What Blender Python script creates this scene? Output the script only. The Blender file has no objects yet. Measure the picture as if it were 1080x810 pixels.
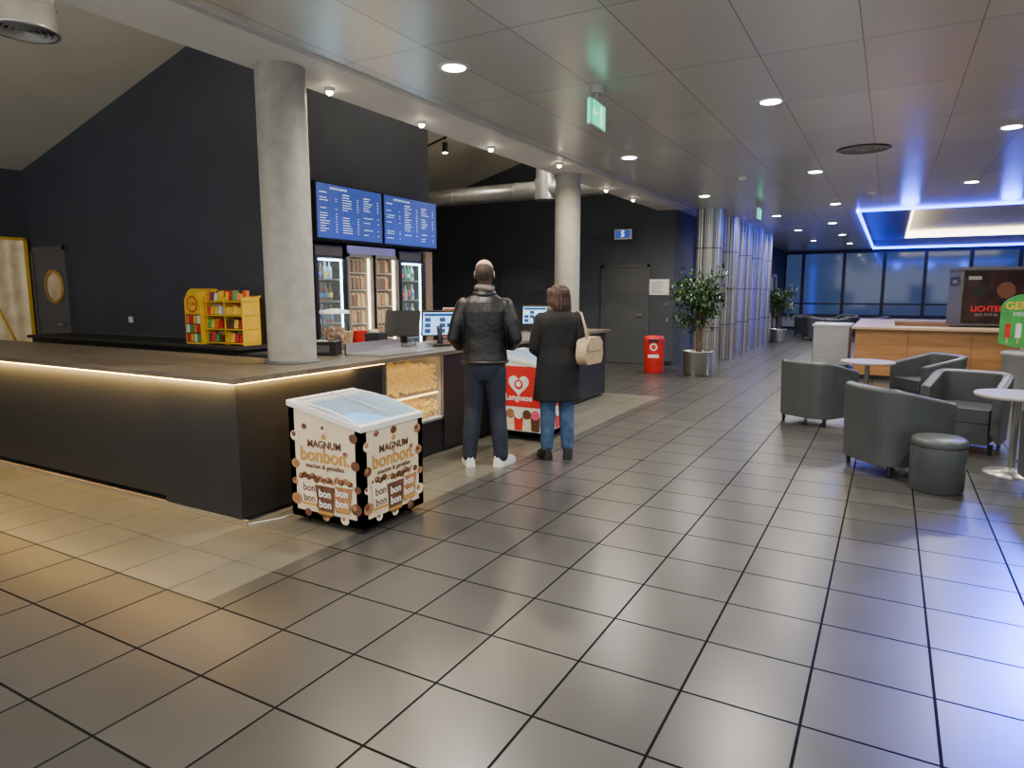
import bpy, math, random
from mathutils import Matrix, Vector
random.seed(7)
D=bpy.data
scene=bpy.context.scene
pi=math.pi
# ------------------------------------------------------------------ materials
def M(name,col,rough=.5,metal=0.,em=None,es=0.,nz=0.,ns=8.,bump=0.,bs=40.,alpha=1.,trans=0.,spec=None,coat=0.,stretch=None,ior=None):
    m=D.materials.new(name); m.use_nodes=True
    nt=m.node_tree; b=nt.nodes['Principled BSDF']; L=nt.links.new
    b.inputs['Base Color'].default_value=(*col,1); b.inputs['Roughness'].default_value=rough
    b.inputs['Metallic'].default_value=metal
    if alpha<1: b.inputs['Alpha'].default_value=alpha
    if trans: b.inputs['Transmission Weight'].default_value=trans
    if spec is not None: b.inputs['Specular IOR Level'].default_value=spec
    if coat: b.inputs['Coat Weight'].default_value=coat
    if em: b.inputs['Emission Color'].default_value=(*em,1); b.inputs['Emission Strength'].default_value=es
    tc=nt.nodes.new('ShaderNodeTexCoord'); src=tc.outputs['Object']
    if stretch:
        mp=nt.nodes.new('ShaderNodeMapping'); mp.inputs['Scale'].default_value=stretch
        L(src,mp.inputs['Vector']); src=mp.outputs['Vector']
    if nz>0:
        n=nt.nodes.new('ShaderNodeTexNoise'); n.inputs['Scale'].default_value=ns; n.inputs['Detail'].default_value=5
        L(src,n.inputs['Vector'])
        r=nt.nodes.new('ShaderNodeValToRGB'); r.color_ramp.elements[0].position=.3; r.color_ramp.elements[1].position=.7
        r.color_ramp.elements[0].color=(*[max(0,c*(1-nz)) for c in col],1)
        r.color_ramp.elements[1].color=(*[min(1,c*(1+nz)) for c in col],1)
        L(n.outputs['Fac'],r.inputs['Fac']); L(r.outputs['Color'],b.inputs['Base Color'])
    if bump>0:
        n=nt.nodes.new('ShaderNodeTexNoise'); n.inputs['Scale'].default_value=bs; n.inputs['Detail'].default_value=4
        L(src,n.inputs['Vector'])
        bp=nt.nodes.new('ShaderNodeBump'); bp.inputs['Strength'].default_value=bump; bp.inputs['Distance'].default_value=.02
        L(n.outputs['Fac'],bp.inputs['Height']); L(bp.outputs['Normal'],b.inputs['Normal'])
    return m
def E(name,col,s): return M(name,col,.5,em=col,es=s)

def floor_mat():
    m=D.materials.new('floor_tiles'); m.use_nodes=True; nt=m.node_tree; b=nt.nodes['Principled BSDF']; L=nt.links.new
    N=nt.nodes.new
    g=N('ShaderNodeNewGeometry')
    mp=N('ShaderNodeMapping'); mp.inputs['Location'].default_value=(.18+.425*40,-1.98+.42*10,0); L(g.outputs['Position'],mp.inputs['Vector'])
    def brick(c1,c2,mo,ms):
        t=N('ShaderNodeTexBrick'); t.offset=0; t.squash=1
        t.inputs['Color1'].default_value=(*c1,1); t.inputs['Color2'].default_value=(*c2,1); t.inputs['Mortar'].default_value=(*mo,1)
        t.inputs['Scale'].default_value=1; t.inputs['Mortar Size'].default_value=ms; t.inputs['Mortar Smooth'].default_value=.2
        t.inputs['Brick Width'].default_value=.425; t.inputs['Row Height'].default_value=.42; t.inputs['Bias'].default_value=0
        L(mp.outputs['Vector'],t.inputs['Vector']); return t
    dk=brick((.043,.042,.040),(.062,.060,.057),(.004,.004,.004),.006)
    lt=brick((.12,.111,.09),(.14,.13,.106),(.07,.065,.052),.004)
    sx=N('ShaderNodeSeparateXYZ'); L(g.outputs['Position'],sx.inputs[0])
    def cmp(sock,op,v):
        k=N('ShaderNodeMath'); k.operation=op; L(sock,k.inputs[0]); k.inputs[1].default_value=v; return k.outputs[0]
    def mul(a,c):
        k=N('ShaderNodeMath'); k.operation='MULTIPLY'; L(a,k.inputs[0]); L(c,k.inputs[1]); return k.outputs[0]
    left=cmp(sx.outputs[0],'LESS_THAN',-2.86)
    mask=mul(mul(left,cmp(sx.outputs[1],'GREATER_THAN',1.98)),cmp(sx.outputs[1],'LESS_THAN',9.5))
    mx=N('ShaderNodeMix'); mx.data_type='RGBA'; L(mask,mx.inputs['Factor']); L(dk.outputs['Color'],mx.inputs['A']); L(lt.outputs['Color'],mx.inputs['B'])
    n=N('ShaderNodeTexNoise'); n.inputs['Scale'].default_value=2.5; n.inputs['Detail'].default_value=3; L(g.outputs['Position'],n.inputs['Vector'])
    r=N('ShaderNodeMapRange'); r.inputs['To Min'].default_value=.82; r.inputs['To Max'].default_value=1.18; L(n.outputs['Fac'],r.inputs['Value'])
    vm=N('ShaderNodeVectorMath'); vm.operation='SCALE'; L(mx.outputs['Result'],vm.inputs[0]); L(r.outputs['Result'],vm.inputs['Scale'])
    L(vm.outputs['Vector'],b.inputs['Base Color'])
    # smooth tile glaze, rough absorbent grout
    r2=N('ShaderNodeMapRange'); r2.inputs['To Min'].default_value=.25; r2.inputs['To Max'].default_value=.34; L(n.outputs['Fac'],r2.inputs['Value'])
    ra=N('ShaderNodeMath'); ra.operation='MULTIPLY_ADD'; L(dk.outputs['Fac'],ra.inputs[0]); ra.inputs[1].default_value=.5; L(r2.outputs['Result'],ra.inputs[2])
    L(ra.outputs[0],b.inputs['Roughness'])
    sp=N('ShaderNodeMapRange'); sp.inputs['To Min'].default_value=.78; sp.inputs['To Max'].default_value=.08; L(dk.outputs['Fac'],sp.inputs['Value'])
    L(sp.outputs['Result'],b.inputs['Specular IOR Level'])
    iv=N('ShaderNodeMath'); iv.operation='SUBTRACT'; iv.inputs[0].default_value=1; L(dk.outputs['Fac'],iv.inputs[1])
    bp=N('ShaderNodeBump'); bp.inputs['Strength'].default_value=.5; bp.inputs['Distance'].default_value=.004
    L(iv.outputs[0],bp.inputs['Height']); L(bp.outputs['Normal'],b.inputs['Normal'])
    return m
def ceil_mat():
    m=D.materials.new('metal_ceiling_panels'); m.use_nodes=True; nt=m.node_tree; b=nt.nodes['Principled BSDF']; L=nt.links.new; N=nt.nodes.new
    g=N('ShaderNodeNewGeometry'); mp=N('ShaderNodeMapping'); mp.inputs['Location'].default_value=(12.62,13,0); L(g.outputs['Position'],mp.inputs['Vector'])
    t=N('ShaderNodeTexBrick'); t.offset=0
    t.inputs['Color1'].default_value=(.64,.635,.61,1); t.inputs['Color2'].default_value=(.73,.725,.69,1); t.inputs['Mortar'].default_value=(.22,.22,.21,1)
    t.inputs['Scale'].default_value=1; t.inputs['Mortar Size'].default_value=.004; t.inputs['Brick Width'].default_value=.65; t.inputs['Row Height'].default_value=1.3
    L(mp.outputs['Vector'],t.inputs['Vector']); L(t.outputs['Color'],b.inputs['Base Color'])
    b.inputs['Metallic'].default_value=.35; b.inputs['Roughness'].default_value=.28
    n=N('ShaderNodeTexNoise'); n.inputs['Scale'].default_value=.9; n.inputs['Detail'].default_value=0; L(g.outputs['Position'],n.inputs['Vector'])
    bp=N('ShaderNodeBump'); bp.inputs['Strength'].default_value=.25; bp.inputs['Distance'].default_value=.03
    L(n.outputs['Fac'],bp.inputs['Height']); L(bp.outputs['Normal'],b.inputs['Normal'])
    return m
def wood_mat(name,c1,c2,axis=0,rough=.4):
    m=D.materials.new(name); m.use_nodes=True; nt=m.node_tree; b=nt.nodes['Principled BSDF']; L=nt.links.new; N=nt.nodes.new
    tc=N('ShaderNodeTexCoord'); mp=N('ShaderNodeMapping'); s=[12,12,12]; s[axis]=.9; mp.inputs['Scale'].default_value=s
    L(tc.outputs['Object'],mp.inputs['Vector']); n=N('ShaderNodeTexNoise'); n.inputs['Scale'].default_value=1.6; n.inputs['Detail'].default_value=8; n.inputs['Distortion'].default_value=.6
    L(mp.outputs['Vector'],n.inputs['Vector']); r=N('ShaderNodeValToRGB'); r.color_ramp.elements[0].position=.32; r.color_ramp.elements[1].position=.68
    r.color_ramp.elements[0].color=(*c1,1); r.color_ramp.elements[1].color=(*c2,1); L(n.outputs['Fac'],r.inputs['Fac']); L(r.outputs['Color'],b.inputs['Base Color'])
    b.inputs['Roughness'].default_value=rough
    return m

m_floor=floor_mat(); m_ceil=ceil_mat()
m_wall=M('dark_wall_paint',(.045,.049,.063),.75,nz=.12,ns=1.5,bump=.05,bs=90)
m_wall2=M('hall_wall_paint',(.052,.06,.08),.7,nz=.1,ns=2)
m_roof=M('cream_roof_plaster',(.64,.6,.49),.8,nz=.05,ns=1.2)
m_beam=M('beam_white_paint',(.68,.67,.63),.6,nz=.05,ns=2)
m_conc=M('painted_concrete',(.31,.295,.255),.6,nz=.14,ns=9,bump=.1,bs=30)
m_front=M('counter_front_black',(.008,.008,.009),.5,nz=.2,ns=3)
m_top=wood_mat('counter_top_wood',(.085,.066,.045),(.175,.142,.1),0,.36)
m_topy=wood_mat('counter_top_wood_y',(.085,.066,.045),(.175,.142,.1),1,.36)
m_wood=wood_mat('bar_wood',(.3,.13,.04),(.4,.2,.07),0,.4)
m_wood2=wood_mat('kick_wood',(.2,.15,.1),(.3,.24,.17),0,.5)
m_black=M('black_plastic',(.012,.012,.013),.35,nz=.1)
m_blackm=M('black_matte',(.02,.02,.022),.7,nz=.1)
m_grey=M('grey_door',(.075,.08,.092),.5,nz=.08,ns=3)
m_dgrey=M('dark_grey',(.08,.08,.085),.5,nz=.1)
m_mgrey=M('mid_grey',(.22,.22,.225),.5,nz=.06)
m_lgrey=M('light_grey',(.45,.45,.44),.45,nz=.05)
m_steel=M('stainless_steel',(.44,.43,.42),.34,metal=.9,nz=.1,ns=3,stretch=(1,1,20))
m_duct=M('galvanised_duct',(.55,.55,.55),.35,metal=.8,nz=.12,ns=6)
m_white=M('white_plastic',(.78,.78,.76),.35,nz=.03)
m_cream=M('cream_print',(.72,.6,.42),.4,nz=.04,ns=5)
m_gold=M('gold_print',(.5,.27,.05),.4,nz=.1)
m_choc=M('chocolate_print',(.12,.045,.02),.45,nz=.35,ns=30)
m_praline=M('praline_print',(.36,.17,.07),.45,nz=.4,ns=30)
m_vanil=M('vanilla_print',(.78,.68,.5),.45,nz=.15,ns=30)
m_red=M('red_print',(.62,.02,.02),.4,nz=.06)
m_orange=M('orange_print',(.75,.2,.03),.4,nz=.1)
m_yellow=M('yellow_print',(.8,.5,.02),.4,nz=.08)
m_green=M('green_print',(.05,.35,.06),.4,nz=.15)
m_pink=M('pink_print',(.75,.1,.22),.4,nz=.1)
m_glass=M('clear_glass',(.85,.95,.97),.04,alpha=.06,spec=.8)
m_lid=M('freezer_lid_glass',(.3,.58,.85),.08,alpha=.28,spec=.6)
m_iceb=M('freezer_liner',(.4,.68,.92),.4,em=(.3,.66,1),es=1.0)  # liner emits, painting in the bright blue-white freezer interior
m_pane=M('night_window_glass',(.012,.016,.03),.08,spec=.9,nz=.3,ns=.5,em=(.08,.14,.34),es=.36)  # emission paints bluish reflected light into the dark panes
m_leather=M('dark_leather',(.05,.056,.06),.4,nz=.12,ns=5,bump=.1,bs=60)
m_table=M('table_laminate',(.38,.34,.33),.3,nz=.05)
m_bartop=wood_mat('bar_top_wood',(.42,.27,.14),(.5,.35,.2),0,.35)
m_pot=M('brushed_planter',(.55,.55,.54),.3,metal=.9,nz=.1,stretch=(1,1,12))
m_leaf=M('ficus_leaf',(.02,.06,.015),.4,nz=.5,ns=6)
m_bark=M('bark',(.14,.09,.05),.8,nz=.3,ns=20,bump=.4)
m_soil=M('soil',(.03,.02,.015),.9,nz=.4,ns=40)
m_pop=M('popcorn',(.85,.5,.05),.7,nz=.35,ns=60,em=(1,.6,.08),es=.25)  # slight emission paints warm case light into the popcorn
m_popk=M('warm_popcorn',(.7,.5,.2),.7,nz=.3,ns=60)
m_cone=M('wafer',(.25,.13,.06),.7,nz=.3,ns=50)
e_warm=E('warm_led',(1,.62,.2),14)
e_down=E('downlight_lens',(1,.93,.82),50)
e_spot=E('spot_lens',(1,.85,.6),60)
e_blue=E('blue_led',(.012,.05,1),26)
e_cove=E('warm_cove_led',(1,.87,.62),8)
e_frid=E('fridge_led',(.5,.85,1),16)
e_case=E('case_led',(1,.82,.5),8)
e_pcase=E('popcorn_led',(1,.66,.2),4)
e_green=E('exit_green',(.03,.75,.4),1.6)
e_wht=E('lit_white',(.85,.95,1),1.3)
e_scr=M('menu_screen_blue',(.02,.04,.15),.22,em=(.045,.09,.42),es=.8,nz=.3,ns=3)
e_pos=E('pos_screen',(.35,.6,.9),1.6)

# ------------------------------------------------------------------ mesh builder
class MB:
    def __init__(s,name): s.name=name; s.v=[]; s.f=[]; s.mi=[]; s.sm=[]; s.mats=[]; s.T=Matrix.Identity(4)
    def mid(s,m):
        if m not in s.mats: s.mats.append(m)
        return s.mats.index(m)
    def add(s,vs,fs,m,smooth=False):
        o=len(s.v); s.v+=[tuple(s.T@Vector(p)) for p in vs]; i=s.mid(m)
        for f in fs: s.f.append([o+k for k in f]); s.mi.append(i); s.sm.append(smooth)
    def box(s,c,sz,m,rz=0,rx=0,ry=0):
        x,y,z=[k/2 for k in sz]
        R=Matrix.Translation(c)@Matrix.Rotation(rz,4,'Z')@Matrix.Rotation(ry,4,'Y')@Matrix.Rotation(rx,4,'X')
        vs=[R@Vector(p) for p in ((-x,-y,-z),(x,-y,-z),(x,y,-z),(-x,y,-z),(-x,-y,z),(x,-y,z),(x,y,z),(-x,y,z))]
        s.add(vs,[(0,3,2,1),(4,5,6,7),(0,1,5,4),(1,2,6,5),(2,3,7,6),(3,0,4,7)],m)
    def bb(s,x0,x1,y0,y1,z0,z1,m): s.box(((x0+x1)/2,(y0+y1)/2,(z0+z1)/2),(x1-x0,y1-y0,z1-z0),m)
    def lathe(s,prof,c,m,seg=24,axis='Z',cap=True):
        R=Matrix.Translation(c)
        if axis=='X': R=R@Matrix.Rotation(pi/2,4,'Y')
        if axis=='Y': R=R@Matrix.Rotation(-pi/2,4,'X')
        vs=[];fs=[]
        for r,z in prof:
            for k in range(seg):
                a=2*pi*k/seg; vs.append(R@Vector((r*math.cos(a),r*math.sin(a),z)))
        n=len(prof)
        for j in range(n-1):
            for k in range(seg):
                k2=(k+1)%seg; fs.append((j*seg+k,j*seg+k2,(j+1)*seg+k2,(j+1)*seg+k))
        s.add(vs,fs,m,True)
        if cap:
            s.add(vs[:seg],[tuple(range(seg))[::-1]],m); s.add(vs[-seg:],[tuple(range(seg))],m)
    def cyl(s,c,r,h,m,axis='Z',seg=24,r2=None): s.lathe([(r,-h/2),(r if r2 is None else r2,h/2)],c,m,seg,axis)
    def sph(s,c,r,m,seg=16,rings=10,rot=None):
        if not hasattr(r,'__len__'): r=(r,r,r)
        vs=[];fs=[]; R=rot or Matrix.Identity(3)
        for j in range(1,rings):
            t=pi*j/rings
            for k in range(seg):
                a=2*pi*k/seg; vs.append(Vector(c)+R@Vector((r[0]*math.sin(t)*math.cos(a),r[1]*math.sin(t)*math.sin(a),-r[2]*math.cos(t))))
        b=len(vs); vs.append(Vector(c)+R@Vector((0,0,-r[2]))); vs.append(Vector(c)+R@Vector((0,0,r[2])))
        for j in range(rings-2):
            for k in range(seg):
                k2=(k+1)%seg; fs.append((j*seg+k,j*seg+k2,(j+1)*seg+k2,(j+1)*seg+k))
        for k in range(seg):
            k2=(k+1)%seg; fs.append((b,k2,k)); fs.append((b+1,(rings-2)*seg+k,(rings-2)*seg+k2))
        s.add(vs,fs,m,True)
    def prism(s,poly,a0,a1,m,axis='Z',smooth=False):
        def P(p,a): return {'Z':(p[0],p[1],a),'Y':(p[0],a,p[1]),'X':(a,p[0],p[1])}[axis]
        n=len(poly); vs=[P(p,a0) for p in poly]+[P(p,a1) for p in poly]
        s.add(vs,[tuple(range(n))[::-1],tuple(range(n,2*n))],m)
        s.add(vs,[(k,(k+1)%n,n+(k+1)%n,n+k) for k in range(n)],m,smooth)
    def tube(s,pts,r,m,seg=10,closed=False):
        pts=[Vector(p) for p in pts]; n=len(pts)
        rs=r if hasattr(r,'__len__') else [r]*n
        vs=[];fs=[]; up=Vector((0,0,1))
        for i,p in enumerate(pts):
            a=pts[(i-1)%n] if (closed or i>0) else p; b=pts[(i+1)%n] if (closed or i<n-1) else p
            t=(b-a).normalized(); u=t.cross(up)
            if u.length<.05: u=t.cross(Vector((0,1,0)))
            u.normalize(); w=t.cross(u)
            for k in range(seg):
                an=2*pi*k/seg; vs.append(p+rs[i]*(u*math.cos(an)+w*math.sin(an)))
        for i in range(n if closed else n-1):
            j=(i+1)%n
            for k in range(seg):
                k2=(k+1)%seg; fs.append((i*seg+k,i*seg+k2,j*seg+k2,j*seg+k))
        if not closed: fs+= [tuple(range(seg))[::-1],tuple(range((n-1)*seg,n*seg))]
        s.add(vs,fs,m,True)
    def caps(s,pts,rs,m):
        for i,p in enumerate(pts):
            s.sph(p,rs[i],m,14,10)
            if i: s.tube([pts[i-1],p],[rs[i-1],rs[i]],m,14)
    def loft(s,rings,m,seg=28):
        vs=[];fs=[]
        for cx,cy,z,rx,ry in rings:
            for k in range(seg):
                a=2*pi*k/seg; vs.append((cx+rx*math.cos(a),cy+ry*math.sin(a),z))
        for j in range(len(rings)-1):
            for k in range(seg):
                k2=(k+1)%seg; fs.append((j*seg+k,j*seg+k2,(j+1)*seg+k2,(j+1)*seg+k))
        fs.append(tuple(range(seg))[::-1]); fs.append(tuple(range((len(rings)-1)*seg,len(rings)*seg)))
        s.add(vs,fs,m,True)
    def frame(s,O,A,B): s.O=Vector(O); s.A=Vector(A).normalized(); s.B=Vector(B).normalized(); s.N=s.A.cross(s.B)
    def dp(s,a,b,l): return s.O+s.A*a+s.B*b+s.N*(.0015+l*.0012)
    def dec(s,poly,m,l=0): s.add([s.dp(a,b,l) for a,b in poly],[tuple(range(len(poly)))],m)
    def drect(s,a0,a1,b0,b1,m,l=0): s.dec([(a0,b0),(a1,b0),(a1,b1),(a0,b1)],m,l)
    def ddisc(s,a,b,r,m,l=0,r2=None,seg=20):
        s.dec([(a+r*math.cos(2*pi*k/seg),b+(r2 or r)*math.sin(2*pi*k/seg)) for k in range(seg)],m,l)
    def text(s,body,a,b,size,m,l=1,align='CENTER',bold=0,sx=1):
        c=D.curves.new('t','FONT'); c.body=body; c.size=size; c.align_x=align; c.align_y='CENTER'; c.offset=bold; c.resolution_u=3
        o=D.objects.new('t',c); scene.collection.objects.link(o); bpy.context.view_layer.update()
        me=D.meshes.new_from_object(o.evaluated_get(bpy.context.evaluated_depsgraph_get()))
        s.add([s.dp(a+v.co.x*sx,b+v.co.y,l) for v in me.vertices],[tuple(p.vertices) for p in me.polygons],m)
        D.objects.remove(o); D.meshes.remove(me)
    def mesh(s):
        me=D.meshes.new(s.name); me.from_pydata(s.v,[],s.f)
        for m in s.mats: me.materials.append(m)
        for p,i,sm in zip(me.polygons,s.mi,s.sm): p.material_index=i; p.use_smooth=sm
        me.update(); return me
    def done(s,bevel=0,loc=None,rz=0,seg=2,parent=None,name=None,sc=1):
        o=D.objects.new(name or s.name,s.mesh()); scene.collection.objects.link(o)
        if loc: o.location=loc
        o.rotation_euler=(0,0,rz); o.scale=(sc,sc,sc)
        if bevel:
            b=o.modifiers.new('bevel','BEVEL'); b.width=bevel; b.segments=seg; b.limit_method='ANGLE'; b.angle_limit=math.radians(50)
        if parent: o.parent=parent
        return o
    def fuse(s,voxel,smooth,parent,matfn=None,disp=None):
        o=D.objects.new(s.name,s.mesh()); scene.collection.objects.link(o)
        r=o.modifiers.new('r','REMESH'); r.mode='VOXEL'; r.voxel_size=voxel; r.use_smooth_shade=True
        if smooth: k=o.modifiers.new('s','SMOOTH'); k.factor=.5; k.iterations=smooth
        bpy.context.view_layer.update()
        me=D.meshes.new_from_object(o.evaluated_get(bpy.context.evaluated_depsgraph_get()))
        me.materials.clear()
        for m in s.mats: me.materials.append(m)
        for p in me.polygons:
            p.use_smooth=True; p.material_index=matfn(p.center) if matfn else 0
        if disp:
            for v in me.vertices: v.co=disp(v.co.copy())
        o.modifiers.clear(); old=o.data; o.data=me; D.meshes.remove(old)
        if parent: o.parent=parent
        return o
def empty(name,loc,rz=0):
    e=D.objects.new(name,None); scene.collection.objects.link(e); e.location=loc; e.rotation_euler=(0,0,rz); e.empty_display_size=.2; return e
def lamp(name,kind,loc,power,col=(1,1,1),rot=(0,0,0),**kw):
    l=D.lights.new(name,kind); l.energy=power; l.color=col
    for k,v in kw.items(): setattr(l,k,v)
    o=D.objects.new(name,l); scene.collection.objects.link(o); o.location=loc; o.rotation_euler=rot; return o
def aim(o,t): o.rotation_euler=(Vector(t)-o.location).to_track_quat('-Z','Y').to_euler()

CH=3.17; XL=-11.44; YE=30.
def roofz(x): return 3.31+.272*(x+11.44)
# ------------------------------------------------------------------ shell
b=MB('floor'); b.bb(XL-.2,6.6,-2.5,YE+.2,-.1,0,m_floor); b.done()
b=MB('ceiling')
hx0,hx1,hy0,hy1=-.72,5.6,15.6,29.2
for x0,x1,y0,y1 in ((-3.65,6.5,-2.5,13.7),(-4.2,6.5,13.7,hy0),(-4.2,hx0,hy0,YE),(hx1,6.5,hy0,YE),(hx0,hx1,hy1,YE)):
    b.bb(x0,x1,y0,y1,CH,CH+.05,m_ceil)
b.done()
m_rec=M('recess_paint',(.2,.2,.22),.7,nz=.05); m_rin=M('coffer_paint',(.8,.76,.66),.7,nz=.04)
b=MB('ceiling_recess')
zt=CH+.3
ix0,ix1,iy0,iy1=.3,4.6,18.6,28.4
for x0,x1,y0,y1 in ((hx0-.1,hx1+.1,hy0-.1,iy0),(hx0-.1,hx1+.1,iy1,hy1+.1),(hx0-.1,ix0,iy0,iy1),(ix1,hx1+.1,iy0,iy1)):
    b.bb(x0,x1,y0,y1,zt,zt+.04,m_rec)
for x0,x1,y0,y1 in ((hx0-.1,hx0,hy0,hy1),(hx1,hx1+.1,hy0,hy1),(hx0,hx1,hy0-.1,hy0),(hx0,hx1,hy1,hy1+.1)):
    b.bb(x0,x1,y0,y1,CH+.05,zt,m_rec)
b.bb(ix0-.1,ix1+.1,iy0-.1,iy1+.1,zt+.25,zt+.3,m_rin)
for x0,x1,y0,y1 in ((ix0-.1,ix0,iy0,iy1),(ix1,ix1+.1,iy0,iy1),(ix0,ix1,iy0-.1,iy0),(ix0,ix1,iy1,iy1+.1)):
    b.bb(x0,x1,y0,y1,zt+.04,zt+.25,m_rin)
b.done()
b=MB('blue_cove_led_strip')
for x0,x1,y0,y1 in ((hx0,hx0+.04,hy0,hy1),(hx0,hx1,hy0+.0,hy0+.04),(hx0,hx1,hy1-.04,hy1)):
    b.bb(x0,x1,y0,y1,CH-.04,CH+.03,e_blue)
b.done()
b=MB('warm_cove_led_strip')
for x0,x1,y0,y1 in ((ix0,ix0+.03,iy0,iy1),(ix0,ix1,iy0,iy0+.03),(ix0,ix1,iy1-.03,iy1)):
    b.bb(x0,x1,y0,y1,zt-.02,zt+.05,e_cove)
b.bb(ix0,ix1,iy1-.06,iy1-.03,zt+.05,zt+.2,e_cove)
b.bb(ix0+.03,ix0+.06,iy0,iy1,zt+.05,zt+.12,e_cove)
b.done()
b=MB('ceiling_beam'); b.bb(-4.27,-3.65,-2.5,13.8,CH,CH+.2,m_beam); b.bb(-3.68,-3.62,-2.5,13.8,CH-.012,CH+.1,m_lgrey); b.bb(-4.27,-4.2,-2.5,13.8,CH+.2,roofz(-4.2),m_beam); b.done()
b=MB('roof_slope')
b.prism([(XL-.2,roofz(XL-.2)),(-4.2,roofz(-4.2)),(-4.2,roofz(-4.2)+.1),(XL-.2,roofz(XL-.2)+.1)],-2.5,13.8,m_roof,'Y'); b.done()
b=MB('wall_left'); b.bb(XL-.15,XL,-2.5,13.8,0,roofz(XL),m_wall); b.done()
b=MB('wall_bar_block')
b.prism([(XL,0),(-6.0,0),(-6.0,roofz(-6)),(XL,roofz(XL))],5.4,5.75,m_wall,'Y')
b.bb(-6.75,-6.7,5.75,8.18,0,roofz(-6.7),m_wall)
b.bb(-6.7,-6.0,5.75,8.18,2.13,roofz(-6.1),m_wall)
b.done()
YW=13.7
b=MB('wall_back')
b.prism([(XL,0),(-3.9,0),(-3.9,CH),(-4.2,CH),(-4.2,roofz(-4.2)),(XL,roofz(XL))],YW,YW+.2,m_wall2,'Y'); b.done()
b=MB('wall_hall_left'); b.bb(-4.1,-3.9,YW+.2,YE,0,CH,m_wall2); b.done()
b=MB('wall_right'); b.bb(6.5,6.6,4,YE,0,CH,m_wall2); b.done()
b=MB('wall_window_end')
b.bb(-4.1,6.5,YE,YE+.2,0,.6,m_wall2); b.bb(-4.1,6.5,YE,YE+.2,3.1,CH,m_wall2); b.done()
mx=[-3.9,-3.2,-1.7,-.3,1.07,2.5,3.95,5.3,6.5]
b=MB('window_1')
for x in mx: b.bb(x-.06,x+.06,YE-.04,YE+.1,.6,3.1,m_black)
for z in (.6,1.05,3.07): b.bb(-3.9,6.5,YE-.02,YE+.08,z-.03,z+.03,m_black)
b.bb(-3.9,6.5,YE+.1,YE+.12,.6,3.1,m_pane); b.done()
b=MB('radiator_window_end')  # radiators along the wall below the window sill
b.bb(-3.9,6.5,YE-.12,YE-.005,.1,.5,m_lgrey)
b.done()
b=MB('baseboard_back'); b.bb(-11.4,-3.9,YW-.02,YW,0,.08,m_black); b.done()
def door(name,x0,x1,h,y,m,handle=1):
    b=MB(name); b.bb(x0-.06,x0,y-.05,y,0,h+.06,m_dgrey); b.bb(x1,x1+.06,y-.05,y,0,h+.06,m_dgrey); b.bb(x0-.06,x1+.06,y-.05,y,h,h+.06,m_dgrey)
    b.bb(x0,x1,y-.035,y,0.005,h,m)
    hx=x1-.08 if handle>0 else x0+.08
    b.cyl((hx,y-.06,1.05),.01,.06,m_steel,'Y',10); b.box((hx-.05*handle,y-.09,1.05),(.12,.015,.02),m_steel)
    return b
door('door_1',-5.41,-4.46,2.03,YW,m_grey).done(.004)
door('door_2',-7.9,-6.95,2.03,YW,m_grey).done(.004)
m_port=M('porthole_glow',(.25,.2,.14),.3,em=(1,.7,.35),es=.12,nz=.6,ns=5)
b=door('door_3',-11.25,-10.42,2.12,5.4,m_grey)
cx,cz=-10.72,1.6
b.lathe([(.2,0),(.25,.0),(.25,.03),(.2,.03)],(cx,5.34,cz),m_gold,28,'Y',cap=False); b.cyl((cx,5.358,cz),.2,.01,m_port,'Y'); b.done()
for i,y in enumerate((21.5,23.6,26.5)):
    b=MB('door_%d'%(4+i)); b.bb(-3.9,-3.86,y,y+1.0,0.005,2.1,m_grey); b.bb(-3.9,-3.84,y-.07,y,0,2.17,m_lgrey); b.bb(-3.9,-3.84,y+1,y+1.07,0,2.17,m_lgrey); b.bb(-3.9,-3.84,y-.07,y+1.07,2.1,2.17,m_lgrey)
    b.done()
m_film=M('dust_film',(.66,.56,.38),.3,nz=.25,ns=5,bump=.6,bs=6,em=(.9,.68,.35),es=.12)  # plastic sheet; emission paints in the cream glow of the lit doorway
b=MB('dust_protection_sheet')
n=24; vs=[];fs=[]
for i in range(n+1):
    for z in (0.02,1.2,2.3): vs.append((XL+.05+.03*math.sin(i*1.9),3.3+1.4*i/n,z))
for i in range(n):
    for j in range(2): fs.append((i*3+j,(i+1)*3+j,(i+1)*3+j+1,i*3+j+1))
b.T=Matrix.Translation((0,.62,0))
b.add(vs,fs,m_film,True)
for y in (3.3,4.7): b.box((XL+.09,y,1.16),(.01,.05,2.3),m_yellow)
b.box((XL+.09,4.0,2.3),(.01,1.45,.04),m_yellow); b.box((XL+.095,4.3,1.2),(.01,.03,2.4),m_yellow,rx=.35)
b.done()
# ------------------------------------------------------------------ columns
def col(name,x,y,r,h,m,base=0):
    b=MB(name); b.lathe([(r,base),(r,h)],(x,y,0),m,40)
    return b
b=col('round_column',-4.08,3.73,.183,CH,m_conc); b.lathe([(.215,.977),(.215,.99),(.186,.995)],(-4.08,3.73,0),m_dgrey,40); b.done()
b=col('round_column',-4.1,8.92,.18,CH,m_conc); b.done()
for i in range(5):
    b=MB('ribbed_metal_column')
    seg=48; vs=[];fs=[]
    for zz in (0,CH):
        for k in range(seg*2):
            a=2*pi*k/(seg*2); r=.25+(.012 if k%4<2 else -.004); vs.append((-3.3+r*math.cos(a),14.1+1.62*i+r*math.sin(a),zz))
    for k in range(seg*2): fs.append((k,(k+1)%(seg*2),seg*2+(k+1)%(seg*2),seg*2+k))
    b.add(vs,fs,m_steel,False)
    for zz in (.8,1.6,2.4): b.lathe([(.268,-.01),(.268,.01)],(-3.3,14.1+1.62*i,zz),m_dgrey,40)
    b.done()
b=MB('blue_wall_light_strip')
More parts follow.
